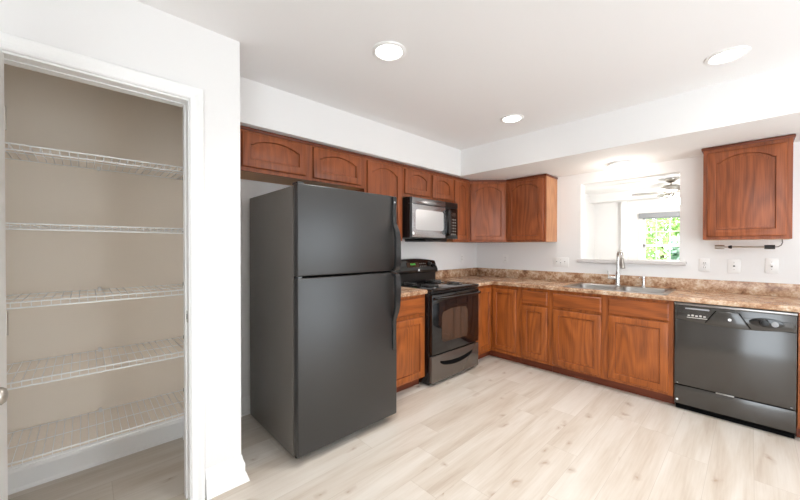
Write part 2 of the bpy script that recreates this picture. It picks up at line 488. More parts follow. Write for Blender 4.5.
# ---------------------------------------------------------------- wall cabinets
UB, UT, UD = 1.376, 2.122, .316
def wall_cab(F, u0, u1, v0, label, doors, dz=(2.10,), end=None, dmat='wood', arched=True, pale=()):
    c = F.p((u0+u1)/2, v0, UD/2)
    t = thing('wall_cabinet', label, 'cabinet', c, 'wall cabinets')
    b = B(); fbox(b, F, u0, u1, v0+.012, UT, .001, UD-.019)
    obj('case', b, 'wood', t)
    b = B(); fbox(b, F, u0, u1, v0, v0+.012, .001, UD-.019)
    obj('bottom_panel', b, 'birch', t)
    b = B()
    us = [u0]+[x for d in doors for x in (d[0]+.012, d[1]-.012)]+[u1]
    for i in range(0, len(us), 2): fbox(b, F, us[i], us[i+1], v0, UT, UD-.019, UD)
    for d in doors:
        fbox(b, F, d[0]+.012, d[1]-.012, v0, d[2]+.012, UD-.019, UD-.0006); fbox(b, F, d[0]+.012, d[1]-.012, d[3]-.012, UT, UD-.019, UD-.0006)
    obj('face_frame', b, dmat, t)
    for d in doors: obj('door', door_mesh(F, d[0], d[1], d[2], d[3], UD, arched), dmat, t, m2='groove_shade')
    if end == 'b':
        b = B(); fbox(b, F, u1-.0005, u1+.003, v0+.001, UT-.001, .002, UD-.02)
        obj('end_panel', b, 'side_glare', t)['label'] = 'side panel painted paler for glare'
    b = B()
    fbox(b, F, u0-(0 if not end or 'a' not in end else .012), u1+(0 if not end or 'b' not in end else .012), UT, UT+.02, .002, UD+.012, .003)
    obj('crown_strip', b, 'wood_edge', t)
    return t
wall_cab(LEFT, -3.395, -2.272, 1.84, 'wide two-door wood cabinet over the black refrigerator', [(-3.32, -2.845, 1.868, 2.108), (-2.781, -2.31, 1.862, 2.105)])
wall_cab(LEFT, -2.270, -1.790, UB, 'tall arched-door wood cabinet between refrigerator and microwave', [(-2.241, -1.814, 1.41, 2.10)])
wall_cab(LEFT, -1.788, -.967, 1.822, 'short two-door wood cabinet above the microwave', [(-1.764, -1.386, 1.852, 2.10), (-1.347, -.994, 1.849, 2.097)])
wall_cab(LEFT, -.965, -.638, UB, 'narrow wood wall cabinet beside the microwave next to the angled corner cabinet', [(-.947, -.676, 1.395, 2.098)])
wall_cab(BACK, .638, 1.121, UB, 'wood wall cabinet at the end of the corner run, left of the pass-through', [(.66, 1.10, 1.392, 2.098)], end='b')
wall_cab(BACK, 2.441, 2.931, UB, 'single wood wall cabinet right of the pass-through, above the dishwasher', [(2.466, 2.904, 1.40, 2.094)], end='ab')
# angled corner cabinet
t = thing('corner_wall_cabinet', 'angled wood corner wall cabinet where the two walls meet', 'cabinet', (.2, -.2, UB), 'wall cabinets')
cs = .637
poly = [(.001, -.001), (.001, -cs), (UD-.002, -cs), (cs, -UD+.002), (cs, -.001)]
obj('case', B().prism([(x, y, UB) for x, y in poly], (0, 0, UT-UB)), 'wood', t)
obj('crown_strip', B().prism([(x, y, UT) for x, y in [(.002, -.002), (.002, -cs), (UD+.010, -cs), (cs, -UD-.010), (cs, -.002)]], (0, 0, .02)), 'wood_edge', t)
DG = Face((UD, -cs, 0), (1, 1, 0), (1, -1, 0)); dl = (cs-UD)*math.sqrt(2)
obj('door', door_mesh(DG, .012, dl-.012, 1.392, 2.098, .002, True), 'wood', t, m2='groove_shade')

# ---------------------------------------------------------------- base cabinets
BD = .61; CT0 = .876
def base_cab(F, u0, u1, label, drawers, doors, hollow=False):
    t = thing('base_cabinet', label, 'cabinet', F.p((u0+u1)/2, 0, BD/2), 'base cabinets')
    b = B()
    if hollow:
        for a in ((u0, u0+.018, .09, CT0-.001, .002, BD-.019), (u1-.018, u1, .09, CT0-.001, .002, BD-.019), (u0, u1, .09, .11, .002, BD-.019), (u0, u1, .09, CT0-.001, .002, .014)): fbox(b, F, *a)
    else: fbox(b, F, u0, u1, .09, CT0-.001, .002, BD-.019)
    obj('case', b, 'wood_base', t)
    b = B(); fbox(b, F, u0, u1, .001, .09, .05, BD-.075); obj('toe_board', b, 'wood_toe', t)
    b = B(); fbox(b, F, u0, u1, .09, CT0-.001, BD-.019, BD); obj('face_frame', b, 'wood_base', t)
    for d in drawers: obj('drawer_front', drawer_mesh(F, *d, BD), 'wood_base_h', t)
    for d in doors: obj('door', door_mesh(F, *d, BD), 'wood_base', t, m2='groove_shade')
    return t
base_cab(LEFT, -2.385, -1.778, 'wood base cabinet with one drawer between refrigerator and range', [(-2.36, -1.802, .697, .848)], [(-2.36, -1.802, .105, .664)])
base_cab(BACK, .945, 1.292, 'narrow wood base cabinet with one drawer beside the corner cabinet', [(.995, 1.27, .707, .842)], [(.995, 1.27, .122, .682)])
base_cab(BACK, 1.294, 2.291, 'wide two-door wood base cabinet under the sink', [(1.328, 1.767, .704, .842), (1.825, 2.26, .704, .848)], [(1.328, 1.767, .112, .676), (1.825, 2.26, .115, .690)], hollow=True)
base_cab(BACK, 2.946, 3.50, 'wood base cabinet at the right edge past the dishwasher', [(2.975, 3.47, .704, .848)], [(2.975, 3.47, .112, .685)])
t = thing('corner_base_cabinet', 'wood corner base cabinet with folding doors beside the range', 'cabinet', (.3, -.3, 0), 'base cabinets')
L = [(.002, -.002), (.002, -.994), (BD, -.994), (BD, -BD), (.943, -BD), (.943, -.002)]
obj('case', B().prism([(x, y, .09) for x, y in L], (0, 0, CT0-.091)), 'wood_base', t)
L2 = [(.05, -.05), (.05, -.994), (BD-.075, -.994), (BD-.075, -BD+.075), (.943, -BD+.075), (.943, -.05)]
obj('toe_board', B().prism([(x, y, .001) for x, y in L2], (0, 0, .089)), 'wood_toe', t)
obj('door', door_mesh(LEFT, -.90, -.634, .125, .845, BD, stile=.05), 'wood_base', t, m2='groove_shade')
obj('door', door_mesh(BACK, .634, .926, .130, .838, BD, stile=.05), 'wood_base', t, m2='groove_shade')

# ---------------------------------------------------------------- countertops
CTZ = .914; CF = .642
def front_prof(F, u0, u1, b, d0):
    P = [(d0, CT0), (CF-.004, CT0), (CF, CT0+.005), (CF+.002, CTZ-.012), (CF-.002, CTZ-.003), (CF-.010, CTZ), (d0, CTZ)]
    b.prism([F.p(u0, v, d) for d, v in P], F.u*(u1-u0))
t = thing('countertop', 'small brown speckled countertop between refrigerator and range', 'countertop', (.3, -2.08, CT0), 'countertops')
b = B(); front_prof(LEFT, -2.385, -1.777, b, .002); obj('worktop', b, 'counter', t)
obj('backsplash', box(.001, .02, -2.385, -1.777, CTZ, 1.02, bev=.003), 'counter', t)
t = thing('countertop', 'long brown speckled countertop running from the corner under the pass-through', 'countertop', (.9, -.3, CT0), 'countertops')
SX0, SX1, SY0, SY1 = 1.43, 2.225, -.605, -.085        # sink cut-out
b = B()
front_prof(BACK, CF, SX0, b, .002)
front_prof(BACK, SX1, 3.5, b, .002)
front_prof(BACK, SX0, SX1, b, -SY0)
fbox(b, BACK, SX0, SX1, CT0, CTZ, .002, -SY1)
b.box(.002, CF, -CF, -.002, CT0, CTZ)
front_prof(LEFT, -.995, -CF, b, .002)
obj('worktop', b, 'counter', t, sm=False)
b = B().box(.001, .02, -.995, -.02, CTZ, 1.02, bev=.003).box(.001, 3.5, -.02, -.001, CTZ, 1.02, bev=.003)
obj('backsplash', b, 'counter', t)

# ---------------------------------------------------------------- sink and faucet
t = thing('sink', 'stainless double-bowl drop-in sink in the countertop', 'sink', (1.83, -.345, .73))
rx0, rx1, ry0, ry1 = 1.412, 2.243, -.622, -.068
def rr(x0, x1, y0, y1, r, z, n=5):
    P = []
    for cx, cy, a in ((x1-r, y1-r, 0), (x0+r, y1-r, 90), (x0+r, y0+r, 180), (x1-r, y0+r, 270)):
        for i in range(n+1):
            q = math.radians(a+90*i/n); P.append(Vector((cx+r*math.cos(q), cy+r*math.sin(q), z)))
    return P
bowls = [(1.455, 1.815, -.585, -.175), (1.85, 2.205, -.585, -.175)]
b = B()
zt = CTZ+.006
tb = bmesh.new()
out0 = [tb.verts.new(p) for p in rr(rx0, rx1, ry0, ry1, .03, CTZ+.0005)]
out1 = [tb.verts.new(p) for p in rr(rx0+.006, rx1-.006, ry0+.006, ry1-.006, .028, zt)]
n = len(out0)
for i in range(n): tb.faces.new((out0[i], out0[(i+1) % n], out1[(i+1) % n], out1[i]))
loops = [tb.verts.new(p) for q in bowls for p in rr(*q, .05, zt)]
es = [tb.edges.new((out1[i], out1[(i+1) % n])) if not tb.edges.get((out1[i], out1[(i+1) % n])) else tb.edges.get((out1[i], out1[(i+1) % n])) for i in range(n)]
for k in range(2):
    lp = loops[k*24:(k+1)*24]
    es += [tb.edges.new((lp[i], lp[(i+1) % 24])) for i in range(24)]
bmesh.ops.triangle_fill(tb, use_beauty=True, use_dissolve=False, edges=es)
b.merge(tb)
obj('rim', b, 'steel', t)
for q in bowls:
    x0, x1, y0, y1 = q
    tb = bmesh.new()
    R = [[tb.verts.new(p) for p in rr(x0+i, x1-i, y0+i, y1-i, r, z)] for i, r, z in ((0, .05, zt), (.004, .05, zt-.008), (.012, .055, .78), (.03, .06, .757), (.07, .06, .75))]
    for i in range(len(R)-1):
        for j in range(24): tb.faces.new((R[i][j], R[i][(j+1) % 24], R[i+1][(j+1) % 24], R[i+1][j]))
    tb.faces.new(R[-1])
    b = B(); b.merge(tb)
    bo = obj('bowl', b, 'steel', t)
    obj('drain', B().lathe([(.042, .751), (.042, .754), (.03, .754), (.026, .7515), (.002, .7515)], ((x0+x1)/2, (y0+y1)/2, 0)), 'chrome', bo)

fx, fy = 1.776, -.105
t = thing('kitchen_faucet', 'tall chrome pull-down faucet behind the sink', 'faucet', (fx, fy, zt))
obj('body', B().lathe([(.03, 0), (.03, .006), (.024, .012), (.022, .03), (.022, .12), (.019, .128), (.017, .16)], (fx, fy, zt), n=20), 'chrome', t)
arc = [(fx, fy, zt+.15), (fx, fy, 1.20)]
dx, dyy = .55, -.835                     # spout direction, out over the bowl
for i in range(1, 10):
    a = PI*i/10; r = .05
    arc.append((fx+dx*r*(1-math.cos(a)), fy+dyy*r*(1-math.cos(a)), 1.215+r*1.25*math.sin(a)))
arc.append((fx+dx*.103, fy+dyy*.103, 1.20))
obj('spout', B().tube(arc, .0125, 12), 'chrome', t)
e = Vector((fx+dx*.103, fy+dyy*.103, 1.205))
obj('spray_head', B().tube([e, e+Vector((.002, -.004, -.03)), e+Vector((.006, -.01, -.075)), e+Vector((.008, -.014, -.105))], [.013, .016, .019, .021], 14), 'nickel', t)
h = obj('handle', B().tube([(fx-.015, fy-.004, .995), (fx-.085, fy-.02, .995)], [.017, .016], 12), 'chrome', t)
obj('lever', B().tube([(fx-.075, fy-.018, 1.0), (fx-.08, fy-.02, 1.03), (fx-.083, fy-.022, 1.065)], [.006, .005, .0055], 8), 'nickel', h)
t = thing('soap_dispenser', 'small chrome soap dispenser right of the faucet on the sink deck', 'soap dispenser', (1.995, -.105, zt))
obj('body', B().lathe([(.022, 0), (.022, .005), (.015, .01), (.014, .06), (.010, .064), (.009, .085)], (1.995, -.105, zt), n=16), 'chrome', t)
obj('pump_head', B().lathe([(.014, .082), (.015, .09), (.013, .104), (.003, .107)], (1.995, -.105, zt), n=16).tube([(1.995, -.105, zt+.097), (1.975, -.14, zt+.097), (1.968, -.152, zt+.088)], [.007, .006, .005], 8), 'chrome', t)

# ---------------------------------------------------------------- refrigerator
FY0, FY1, FZ = -3.192, -2.393, 1.692
FM = (FY0+FY1)/2
t = thing('refrigerator', 'tall black top-freezer refrigerator between pantry wall and range', 'refrigerator', (.48, FM, 0))
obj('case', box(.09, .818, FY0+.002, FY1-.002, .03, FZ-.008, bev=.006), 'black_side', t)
obj('door_gasket', box(.817, .833, FY0+.012, FY1-.012, .075, FZ-.014), 'dark', t)
obj('base_grille', box(.79, .828, FY0+.015, FY1-.015, .022, .072, bev=.004), 'gloss_soft', t)
for y in (FY0+.05, FY1-.05):
    obj('foot', B().cyl((.78, y, .001), (.78, y, .032), .02, 12), 'gloss_soft', t)
    obj('foot', B().cyl((.14, y, .001), (.14, y, .032), .02, 12), 'gloss_soft', t)
DZ = 1.13
fd = obj('freezer_door', box(.831, .886, FY0, FY1, DZ+.006, FZ, bev=.007, seg=3), 'black', t)
rd = obj('fridge_door', box(.831, .886, FY0, FY1, .055, DZ-.006, bev=.007, seg=3), 'black', t)
def handle(zs):
    """strip against the door that bows out into a grip; zs = (far end, shoulder, grip start, grip end)"""
    b = B(); yc = FY1-.034
    ring = []
    for z, x, wy, tx in zs:
        ring.append([Vector((x-tx, yc-wy, z)), Vector((x, yc-wy*.8, z)), Vector((x, yc+wy*.8, z)), Vector((x-tx, yc+wy, z))])
    b.loft(ring)
    return b
hd = obj('freezer_handle', handle([(1.685, .897, .020, .012), (1.50, .899, .020, .014), (1.47, .910, .022, .016), (1.43, .930, .026, .018), (1.38, .940, .028, .018), (1.25, .943, .028, .018), (1.17, .938, .028, .020), (1.145, .925, .026, .030), (1.14, .905, .024, .02)]), 'handle', t)
obj('handle_badge', B().lathe([(.008, 0), (.008, .002), (.001, .0025)], (.897, FY1-.034, 1.645), 'x', 12), 'badge_ring', hd)
obj('fridge_handle', handle([(1.118, .905, .024, .02), (1.113, .925, .026, .030), (1.09, .938, .028, .020), (1.0, .943, .028, .018), (.88, .938, .026, .018), (.83, .925, .024, .018), (.79, .908, .022, .016), (.76, .898, .018, .014), (.56, .896, .016, .012), (.545, .892, .014, .008)]), 'handle', t)
obj('hinge_cap', box(.80, .872, FY0+.006, FY0+.05, FZ-.004, FZ+.012, bev=.005), 'gloss_soft', t)
obj('middle_hinge', box(.826, .882, FY0+.004, FY0+.03, DZ-.005, DZ+.005), 'handle', t)
o = obj('white_base_strip', box(.830, .842, FY0+.055, FY0+.16, .028, .05, bev=.002), 'plate', t); o['label'] = 'white strip under the door'  # plain white strip low on the front, below the door

# ---------------------------------------------------------------- range
RY0, RY1 = -1.770, -.998; RM = (RY0+RY1)/2; RXF = .682
t = thing('electric_range', 'black freestanding electric coil range below the microwave', 'range', (.35, RM, 0))
obj('cabinet_body', box(.03, RXF-.03, RY0, RY1, .015, .893, bev=.004), 'gloss', t)
obj('foot_plinth', box(.08, RXF-.07, RY0+.03, RY1-.03, .001, .016), 'dark', t)
ck = obj('cooktop', box(.03, RXF+.012, RY0-.001, RY1+.001, .893, .916, bev=.007, seg=3), 'gloss', t)
for cx, cy, r in ((.22, RM-.19, .075), (.50, RM-.19, .098), (.22, RM+.19, .098), (.50, RM+.19, .075)):
    dp = obj('drip_pan', B().lathe([(r+.022, .9165), (r+.02, .921), (r+.012, .921), (r*.6, .9175), (.01, .9170)], (cx, cy, 0)), 'gloss', t)
    pts = []
    turns = 4 if r > .09 else 3
    for i in range(turns*20+1):
        a = 2*PI*i/20; q = .02+(r-.02)*i/(turns*20)
        pts.append((cx+q*math.cos(a), cy+q*math.sin(a), .9275))
    obj('burner_coil', B().tube(pts, .0055, 6), 'gloss_soft', t)
# backguard
def arcpoly(x, y0, y1, z0, zs, zc, n=14):
    return [Vector((x, y0, z0)), Vector((x, y1, z0))]+[Vector((x, y1-(y1-y0)*i/n, zs+(zc-zs)*(1-(2*i/n-1)**2))) for i in range(n+1)]
bg = obj('backguard', B().prism(arcpoly(.004, RY0+.01, RY1-.004, .91, 1.06, 1.07), (.075, 0, 0)), 'gloss_soft', t)
cp_ = obj('control_panel', B().loft([arcpoly(.003, RY0+.004, RY1-.004, 1.025, 1.150, 1.180), arcpoly(.05, RY0+.004, RY1-.004, 1.022, 1.152, 1.182), arcpoly(.066, RY0+.006, RY1-.008, 1.020, 1.148, 1.178), arcpoly(.112, RY0+.004, RY1-.003, 1.022, 1.05, 1.056), arcpoly(.108, RY0+.006, RY1-.006, 1.016, 1.03, 1.034)]), 'gloss', t)
CPF = Face((.112, 0, 1.05), (0, 1, 0), (1, 0, 0))
def cpx(z): return .1135-(z-1.056)*.377      # the leaning front of the panel
def slant(y0, y1, z0, z1, d0, d1):
    return B().loft([[Vector((cpx(z)+d, y, z)) for y, z in ((y0, z0), (y1, z0), (y1, z1), (y0, z1))] for d in (d0, d1)])
obj('clock_window', slant(RM-.12, RM+.07, 1.085, 1.14, -.001, .0025), 'oven_glass', cp_)
for dy_ in (-.028, -.008, .014, .034): obj('clock_digit', slant(RM-.035+dy_, RM-.035+dy_+.011, 1.110, 1.128, .002, .0035), 'green_led', cp_)
for i in range(4):
    for j in range(2): obj('button', slant(RM+.085+i*.03, RM+.102+i*.03, 1.088+j*.03, 1.098+j*.03, 0, .002), 'slot', cp_)
for y, z in ((RY1-.125, 1.118), (RY1-.060, 1.094), (RY0+.060, 1.094), (RY0+.125, 1.118)):
    kn = obj('knob', B().lathe([(.022, -.012), (.022, .008), (.017, .010), (.015, .026), (.003, .028)], (cpx(z), y, z), 'x', 18), 'gloss_soft', cp_)
    obj('knob_pointer', box(cpx(z)+.026, cpx(z)+.029, y-.0018, y+.0018, z-.002, z+.014), 'mark', kn)
bd = obj('badge', B().lathe([(.013, 0), (.013, .003), (.002, .0035)], (.109, RM+.055, 1.05), 'x', 18), 'badge', cp_)
# oven door
od = obj('oven_door', box(RXF-.03, RXF+.012, RY0+.004, RY1-.004, .300, .868, bev=.008), 'gloss', t)
ow = [(-1.60, .40), (-1.23, .395), (-1.21, .43), (-1.21, .66), (-1.24, .70), (-1.36, .715), (-1.50, .712), (-1.61, .69), (-1.63, .65), (-1.63, .43)]
obj('oven_window', B().prism([(RXF+.0125, y, z) for y, z in ow], (.0015, 0, 0)), 'oven_glass', od)
hz = .833
obj('oven_handle', B().tube([(RXF+.008, RY0+.03, hz), (RXF+.045, RY0+.04, hz), (RXF+.055, RY0+.09, hz), (RXF+.056, RM, hz), (RXF+.055, RY1-.09, hz), (RXF+.045, RY1-.04, hz), (RXF+.008, RY1-.03, hz)], [.016, .016, .015, .015, .015, .016, .016], 10), 'gloss', od)
obj('trim_strip', box(RXF-.012, RXF+.006, RY0+.006, RY1-.006, .873, .890, bev=.003), 'gloss_soft', t)
dr = obj('storage_drawer', box(RXF-.03, RXF+.010, RY0+.004, RY1-.004, .035, .285, bev=.008), 'drawer_metal', t)
sl = []
for i in range(13):
    u = -1+2*i/12; sl.append((RM+u*.265, .228-.030*(1-u*u)))
for i in range(13):
    u = 1-2*i/12; sl.append((RM+u*.265, .208-.055*(1-u*u)**.7))
obj('pull_slot', B().prism([(RXF+.0095, y, z) for y, z in sl], (.002, 0, 0)), 'dark', dr)

# ---------------------------------------------------------------- microwave
MY0, MY1, MZ0, MZ1 = -1.768, -.988, 1.402, 1.815
t = thing('microwave', 'black and silver over-range microwave mounted under the short cabinet', 'microwave', (.19, (MY0+MY1)/2, MZ0))
obj('case', box(.004, .365, MY0, MY1, MZ0+.004, MZ1, bev=.004), 'gloss_soft', t)
obj('underside_vent', box(.02, .34, MY0+.30, MY1-.12, MZ0-.028, MZ0+.005, bev=.006), 'gloss_soft', t)
MD = MY0+.555
vg = obj('vent_grille', box(.362, .402, MY0, MY1, MZ1-.064, MZ1-.001, bev=.006), 'gloss_soft', t)
obj('silver_band', box(.4005, .4038, MY0+.028, MD-.004, MZ1-.062, MZ1-.004, bev=.001), 'mw_band', vg)
MD = MY0+.555
md = obj('door', box(.362, .402, MY0, MD, MZ0+.004, MZ1-.066, bev=.006), 'gloss_soft', t)
obj('door_face', box(.4005, .4038, MY0+.028, MD-.004, MZ0+.010, MZ1-.070, bev=.001), 'mw_door', md)
def rrp(x, y0, y1, z0, z1, r, bow=0):
    P = []
    for cy, cz, a in ((y1-r, z1-r, 0), (y0+r, z1-r, 90), (y0+r, z0+r, 180), (y1-r, z0+r, 270)):
        for i in range(6):
            q = math.radians(a+90*i/5); P.append(Vector((x, cy+r*math.cos(q), cz+r*math.sin(q))))
    return P
obj('window', B().prism(rrp(.4038, -1.69, -1.25, 1.487, 1.695, .03), (.002, 0, 0)), 'mw_window', md)
obj('badge', B().lathe([(.016, 0), (.016, .003), (.002, .0035)], (.404, MY0+.045, MZ0+.05), 'x', 18), 'badge', md)
mc = obj('control_panel', box(.362, .402, MD+.003, MY1, MZ0+.004, MZ1-.066, bev=.008), 'gloss', t)
hy = MD+.035
obj('handle', B().loft([rrp(x, hy-w, hy+w, z0, z1, w*.95) for x, w, z0, z1 in ((.400, .036, 1.435, 1.735), (.428, .035, 1.44, 1.73), (.442, .028, 1.45, 1.72))]), 'gloss', t)
obj('handle_inset', B().loft([rrp(x, hy-.012, hy+.012, 1.47, 1.70, .0115) for x in (.4415, .4435)]), 'handle', t)
obj('display_window', box(.4018, .4032, MD+.10, MY1-.03, 1.66, 1.70), 'oven_glass', mc)
for i in range(6):
    for j in range(3): obj('key', box(.4018, .4032, MD+.095+j*.034, MD+.119+j*.034, 1.45+i*.033, 1.466+i*.033), 'slot', mc)

# ---------------------------------------------------------------- dishwasher
DX0, DX1 = 2.295, 2.943
t = thing('dishwasher', 'black built-in dishwasher under the countertop at right', 'dishwasher', ((DX0+DX1)/2, -.3, 0))
obj('tub', box(DX0+.004, DX1-.004, -.585, -.04, .03, .868), 'gloss_soft', t)
dd = obj('door', box(DX0+.004, DX1-.004, -.634, -.586, .212, .735, bev=.006), 'gloss_dw', t)
obj('door_lip', box(DX0+.25, DX1-.30, -.640, -.61, .205, .213, bev=.002), 'steel', dd)
obj('lower_panel', box(DX0+.004, DX1-.004, -.626, -.586, .052, .204, bev=.004), 'gloss_dw', t)
obj('toe_kick', box(DX0+.008, DX1-.008, -.585, -.53, .002, .052), 'dark', t)
cpn = obj('control_panel', box(DX0+.004, DX1-.004, -.636, -.586, .735, .852, bev=.006), 'gloss_dw', t)
# bowed lower edge and raised middle section of the panel
n = 14; bow = [(DX0+.02+(DX1-DX0-.04)*i/n, .742-.028*(1-(2*i/n-1)**2)) for i in range(n+1)]
obj('panel_bow', B().prism([(x, -.6345, z) for x, z in [(DX1-.02, .80), (DX0+.02, .80)]]+[(x, -.6345, z) for x, z in bow], (0, -.006, 0), .002), 'gloss_dw', cpn)
mx0, mx1 = DX0+.20, DX0+.395
obj('middle_section', B().prism([(mx0+.05, -.640, .83), (mx1-.03, -.640, .83), (mx1+.03, -.640, .722), (mx0-.01, -.640, .728)], (0, -.006, 0), .003), 'gloss_dw', cpn)
obj('seam', B().prism([(mx0+.043, -.6401, .83), (mx0+.049, -.6401, .83), (mx0-.011, -.6401, .73), (mx0-.015, -.6401, .733)], (0, -.002, 0)), 'dark', cpn)
obj('seam', B().prism([(mx1-.028, -.6401, .83), (mx1-.022, -.6401, .83), (mx1+.038, -.6401, .724), (mx1+.032, -.6401, .724)], (0, -.002, 0)), 'dark', cpn)
obj('trim_strip', box(DX0+.002, DX1-.002, -.640, -.58, .853, .867, bev=.002), 'steel', t)
obj('vent_slit', box(DX0+.07, DX0+.21, -.6375, -.634, .822, .834, bev=.001), 'badge_ring', cpn)
for i in range(5): obj('button', box(DX0+.085+i*.023, DX0+.099+i*.023, -.6418, -.640, .770, .780+.004*(i % 2)), 'mark', cpn)
obj('button_line', box(DX0+.08, DX0+.20, -.6418, -.640, .757, .762), 'mark', cpn)
obj('badge', B().lathe([(.010, 0), (.010, -.004), (.002, -.0045)], (DX0+.322, -.645, .775), 'y', 18), 'badge', cpn)
bz = obj('dial_bezel', B().loft([[Vector((DX0+.505+a*math.cos(2*PI*i/28), y, .782+c*math.sin(2*PI*i/28))) for i in range(28)] for a, c, y in ((.085, .032, -.639), (.085, .032, -.645), (.078, .027, -.647))]), 'gloss', cpn)
obj('dial', B().lathe([(.026, 0), (.026, -.008), (.021, -.012), (.019, -.026), (.003, -.028)], (DX0+.495, -.646, .782), 'y', 20), 'gloss_soft', bz)
obj('latch_button', B().lathe([(.018, 0), (.018, -.006), (.003, -.008)], (DX0+.545, -.646, .778), 'y', 18), 'badge_ring', bz)
for x in (DX0+.02, DX1-.03): obj('door_screw', box(x, x+.01, -.6365, -.633, .222, .227), 'badge_ring', dd)
o = obj('sticker', B().lathe([(.008, 0), (.008, -.001), (.001, -.0012)], (DX0+.022, -.6262, .085), 'y', 12), 'badge', t); o['label'] = 'small white dot at the lower left corner'

# ---------------------------------------------------------------- wall plates
def plate(F, u0, u1, v0, v1, label, kind, cat):
    t = thing('wall_plate', label, cat, F.p((u0+u1)/2, v0, 0), 'wall plates')
    b = B(); fbox(b, F, u0, u1, v0, v1, .0005, .006, .0018); obj('plate', b, 'plate', t)
    uc, vc = (u0+u1)/2, (v0+v1)/2
    if kind == 'outlet':
        for dv in (-.02, .02):
            b = B(); fbox(b, F, uc-.016, uc+.016, vc+dv-.014, vc+dv+.014, .006, .008, .001)
            r = obj('socket', b, 'plate', t)
            b = B(); fbox(b, F, uc-.008, uc-.005, vc+dv-.004, vc+dv+.007, .008, .0086); fbox(b, F, uc+.005, uc+.008, vc+dv-.004, vc+dv+.007, .008, .0086)
            obj('slots', b, 'slot', r)
    elif kind == 'toggle':
        b = B(); fbox(b, F, uc-.005, uc+.005, vc-.012, vc+.012, .006, .0066); obj('toggle_opening', b, 'slot', t)
        b = B(); fbox(b, F, uc-.004, uc+.004, vc-.002, vc+.012, .0066, .016, .001); obj('toggle', b, 'plate', t)
    elif kind == 'jack':
        b = B(); fbox(b, F, uc-.009, uc+.009, vc-.008, vc+.009, .006, .008, .001); r = obj('jack', b, 'plate', t)
        b = B(); fbox(b, F, uc-.006, uc+.006, vc-.005, vc+.005, .008, .0086); obj('jack_hole', b, 'dark', r)
    elif kind == 'triple':
        for k, du in enumerate((-.046, 0, .046)):
            b = B(); fbox(b, F, uc+du-.005, uc+du+.005, vc-.012, vc+.012, .006, .0066); obj('toggle_opening', b, 'slot', t)
            b = B(); s_ = 1 if k == 1 else -1
            fbox(b, F, uc+du-.004, uc+du+.004, vc-.002+(s_-1)*.004, vc+.010+(s_-1)*.004, .0066, .016, .001); obj('toggle', b, 'plate', t)
    for dv in (-.03, .03) if kind != 'outlet' else (0,):
        b = B(); fbox(b, F, uc-.002, uc+.002, vc+dv-.002, vc+dv+.002, .006, .0066 if kind != 'outlet' else .0082); obj('screw', b, 'slot', t)
plate(BACK, 1.079, 1.259, 1.078, 1.192, 'wide white three-switch plate left of the pass-through sill', 'triple', 'switch plate')
plate(BACK, .417, .491, 1.095, 1.215, 'white outlet plate on the back wall under the corner cabinet', 'outlet', 'outlet')
plate(LEFT, -.40, -.328, 1.105, 1.222, 'faint white outlet plate on the left wall near the corner', 'outlet', 'outlet')
plate(BACK, 2.395, 2.467, 1.092, 1.208, 'white outlet plate just right of the pass-through, leftmost under the right cabinet', 'outlet', 'outlet')
plate(BACK, 2.582, 2.660, 1.088, 1.210, 'white jack plate in the middle under the right cabinet', 'jack', 'wall plate')
plate(BACK, 2.803, 2.876, 1.098, 1.224, 'white single switch plate rightmost under the right cabinet', 'toggle', 'switch plate')

# ---------------------------------------------------------------- bar under the right cabinet
t = thing('under_cabinet_bar', 'thin silver bar with black ends hanging under the right wall cabinet', 'bar', (2.68, -.16, 1.30))
y, z = -.16, 1.315
obj('silver_end', B().cyl((2.507, y, z), (2.566, y, z), .0165), 'nickel', t)
obj('rod', B().cyl((2.566, y, z), (2.60, y, z), .005).cyl((2.60, y, z), (2.80, y, z), .0085), 'nickel', t)
obj('black_ring', B().tube([(2.588, y, z), (2.60, y, z), (2.612, y, z)], [.008, .014, .014], 14), 'gloss_soft', t)
obj('black_end', B().cyl((2.795, y, z), (2.852, y, z), .0165), 'gloss_soft', t)
obj('cord', B().tube([(2.85, y, z), (2.868, y, z+.002), (2.883, y, z+.014), (2.89, y, z+.035), (2.888, y, UB-.001)], .0035, 8), 'cord', t)
for x in (2.535, 2.82):
    obj('hanger', B().cyl((x, y+.012, z+.01), (x, y+.012, UB-.0005), .0018, 6), 'wire', t)

# ---------------------------------------------------------------- ceiling lamps
def downlight(x, y, label, gain=1.0):
    t = thing('recessed_light', label, 'ceiling light', (x, y, CEIL-.012), 'recessed ceiling lights')
    obj('trim_ring', B().loft([[Vector((x+r*math.cos(2*PI*i/40), y+r*math.sin(2*PI*i/40), CEIL-h)) for i in range(40)] for r, h in ((.100, 0), (.100, .004), (.094, .008), (.080, .009), (.074, .004), (.074, 0))], closed=True), 'trim', t)
    obj('lens', B().lathe([(.074, -.0005), (.074, -.003), (.001, -.004)], (x, y, CEIL), n=40), 'lens', t)
    area_lamp('recessed_lamp', (x, y, CEIL-.012), (0, 0, 0), .14, .14, LAMP_W*gain, (1, .99, .97), 'DISK', math.radians(118)).parent = None
downlight(1.268, -2.812, 'round recessed ceiling light in front of the refrigerator, nearest in view')
downlight(1.262, -1.355, 'round recessed ceiling light nearest the corner, in front of the range')
downlight(2.616, -1.328, 'round recessed ceiling light at the upper right, in front of the sink')
downlight(2.62, -2.82, 'round recessed ceiling light over the near right of the kitchen', 1.3)
fx_, fy_ = 1.82, -.255
t = thing('flush_light', 'lit round flush-mount light under the soffit above the sink', 'ceiling light', (fx_, fy_, SOF-.1))
obj('base_pan', B().lathe([(.096, 0), (.099, -.014), (.095, -.028), (.085, -.030)], (fx_, fy_, SOF)), 'trim', t)
obj('glass_dome', B().lathe([(.094, -.022), (.104, -.034), (.108, -.05), (.098, -.074), (.07, -.092), (.03, -.102), (.001, -.104)], (fx_, fy_, SOF), n=36), 'globe', t)
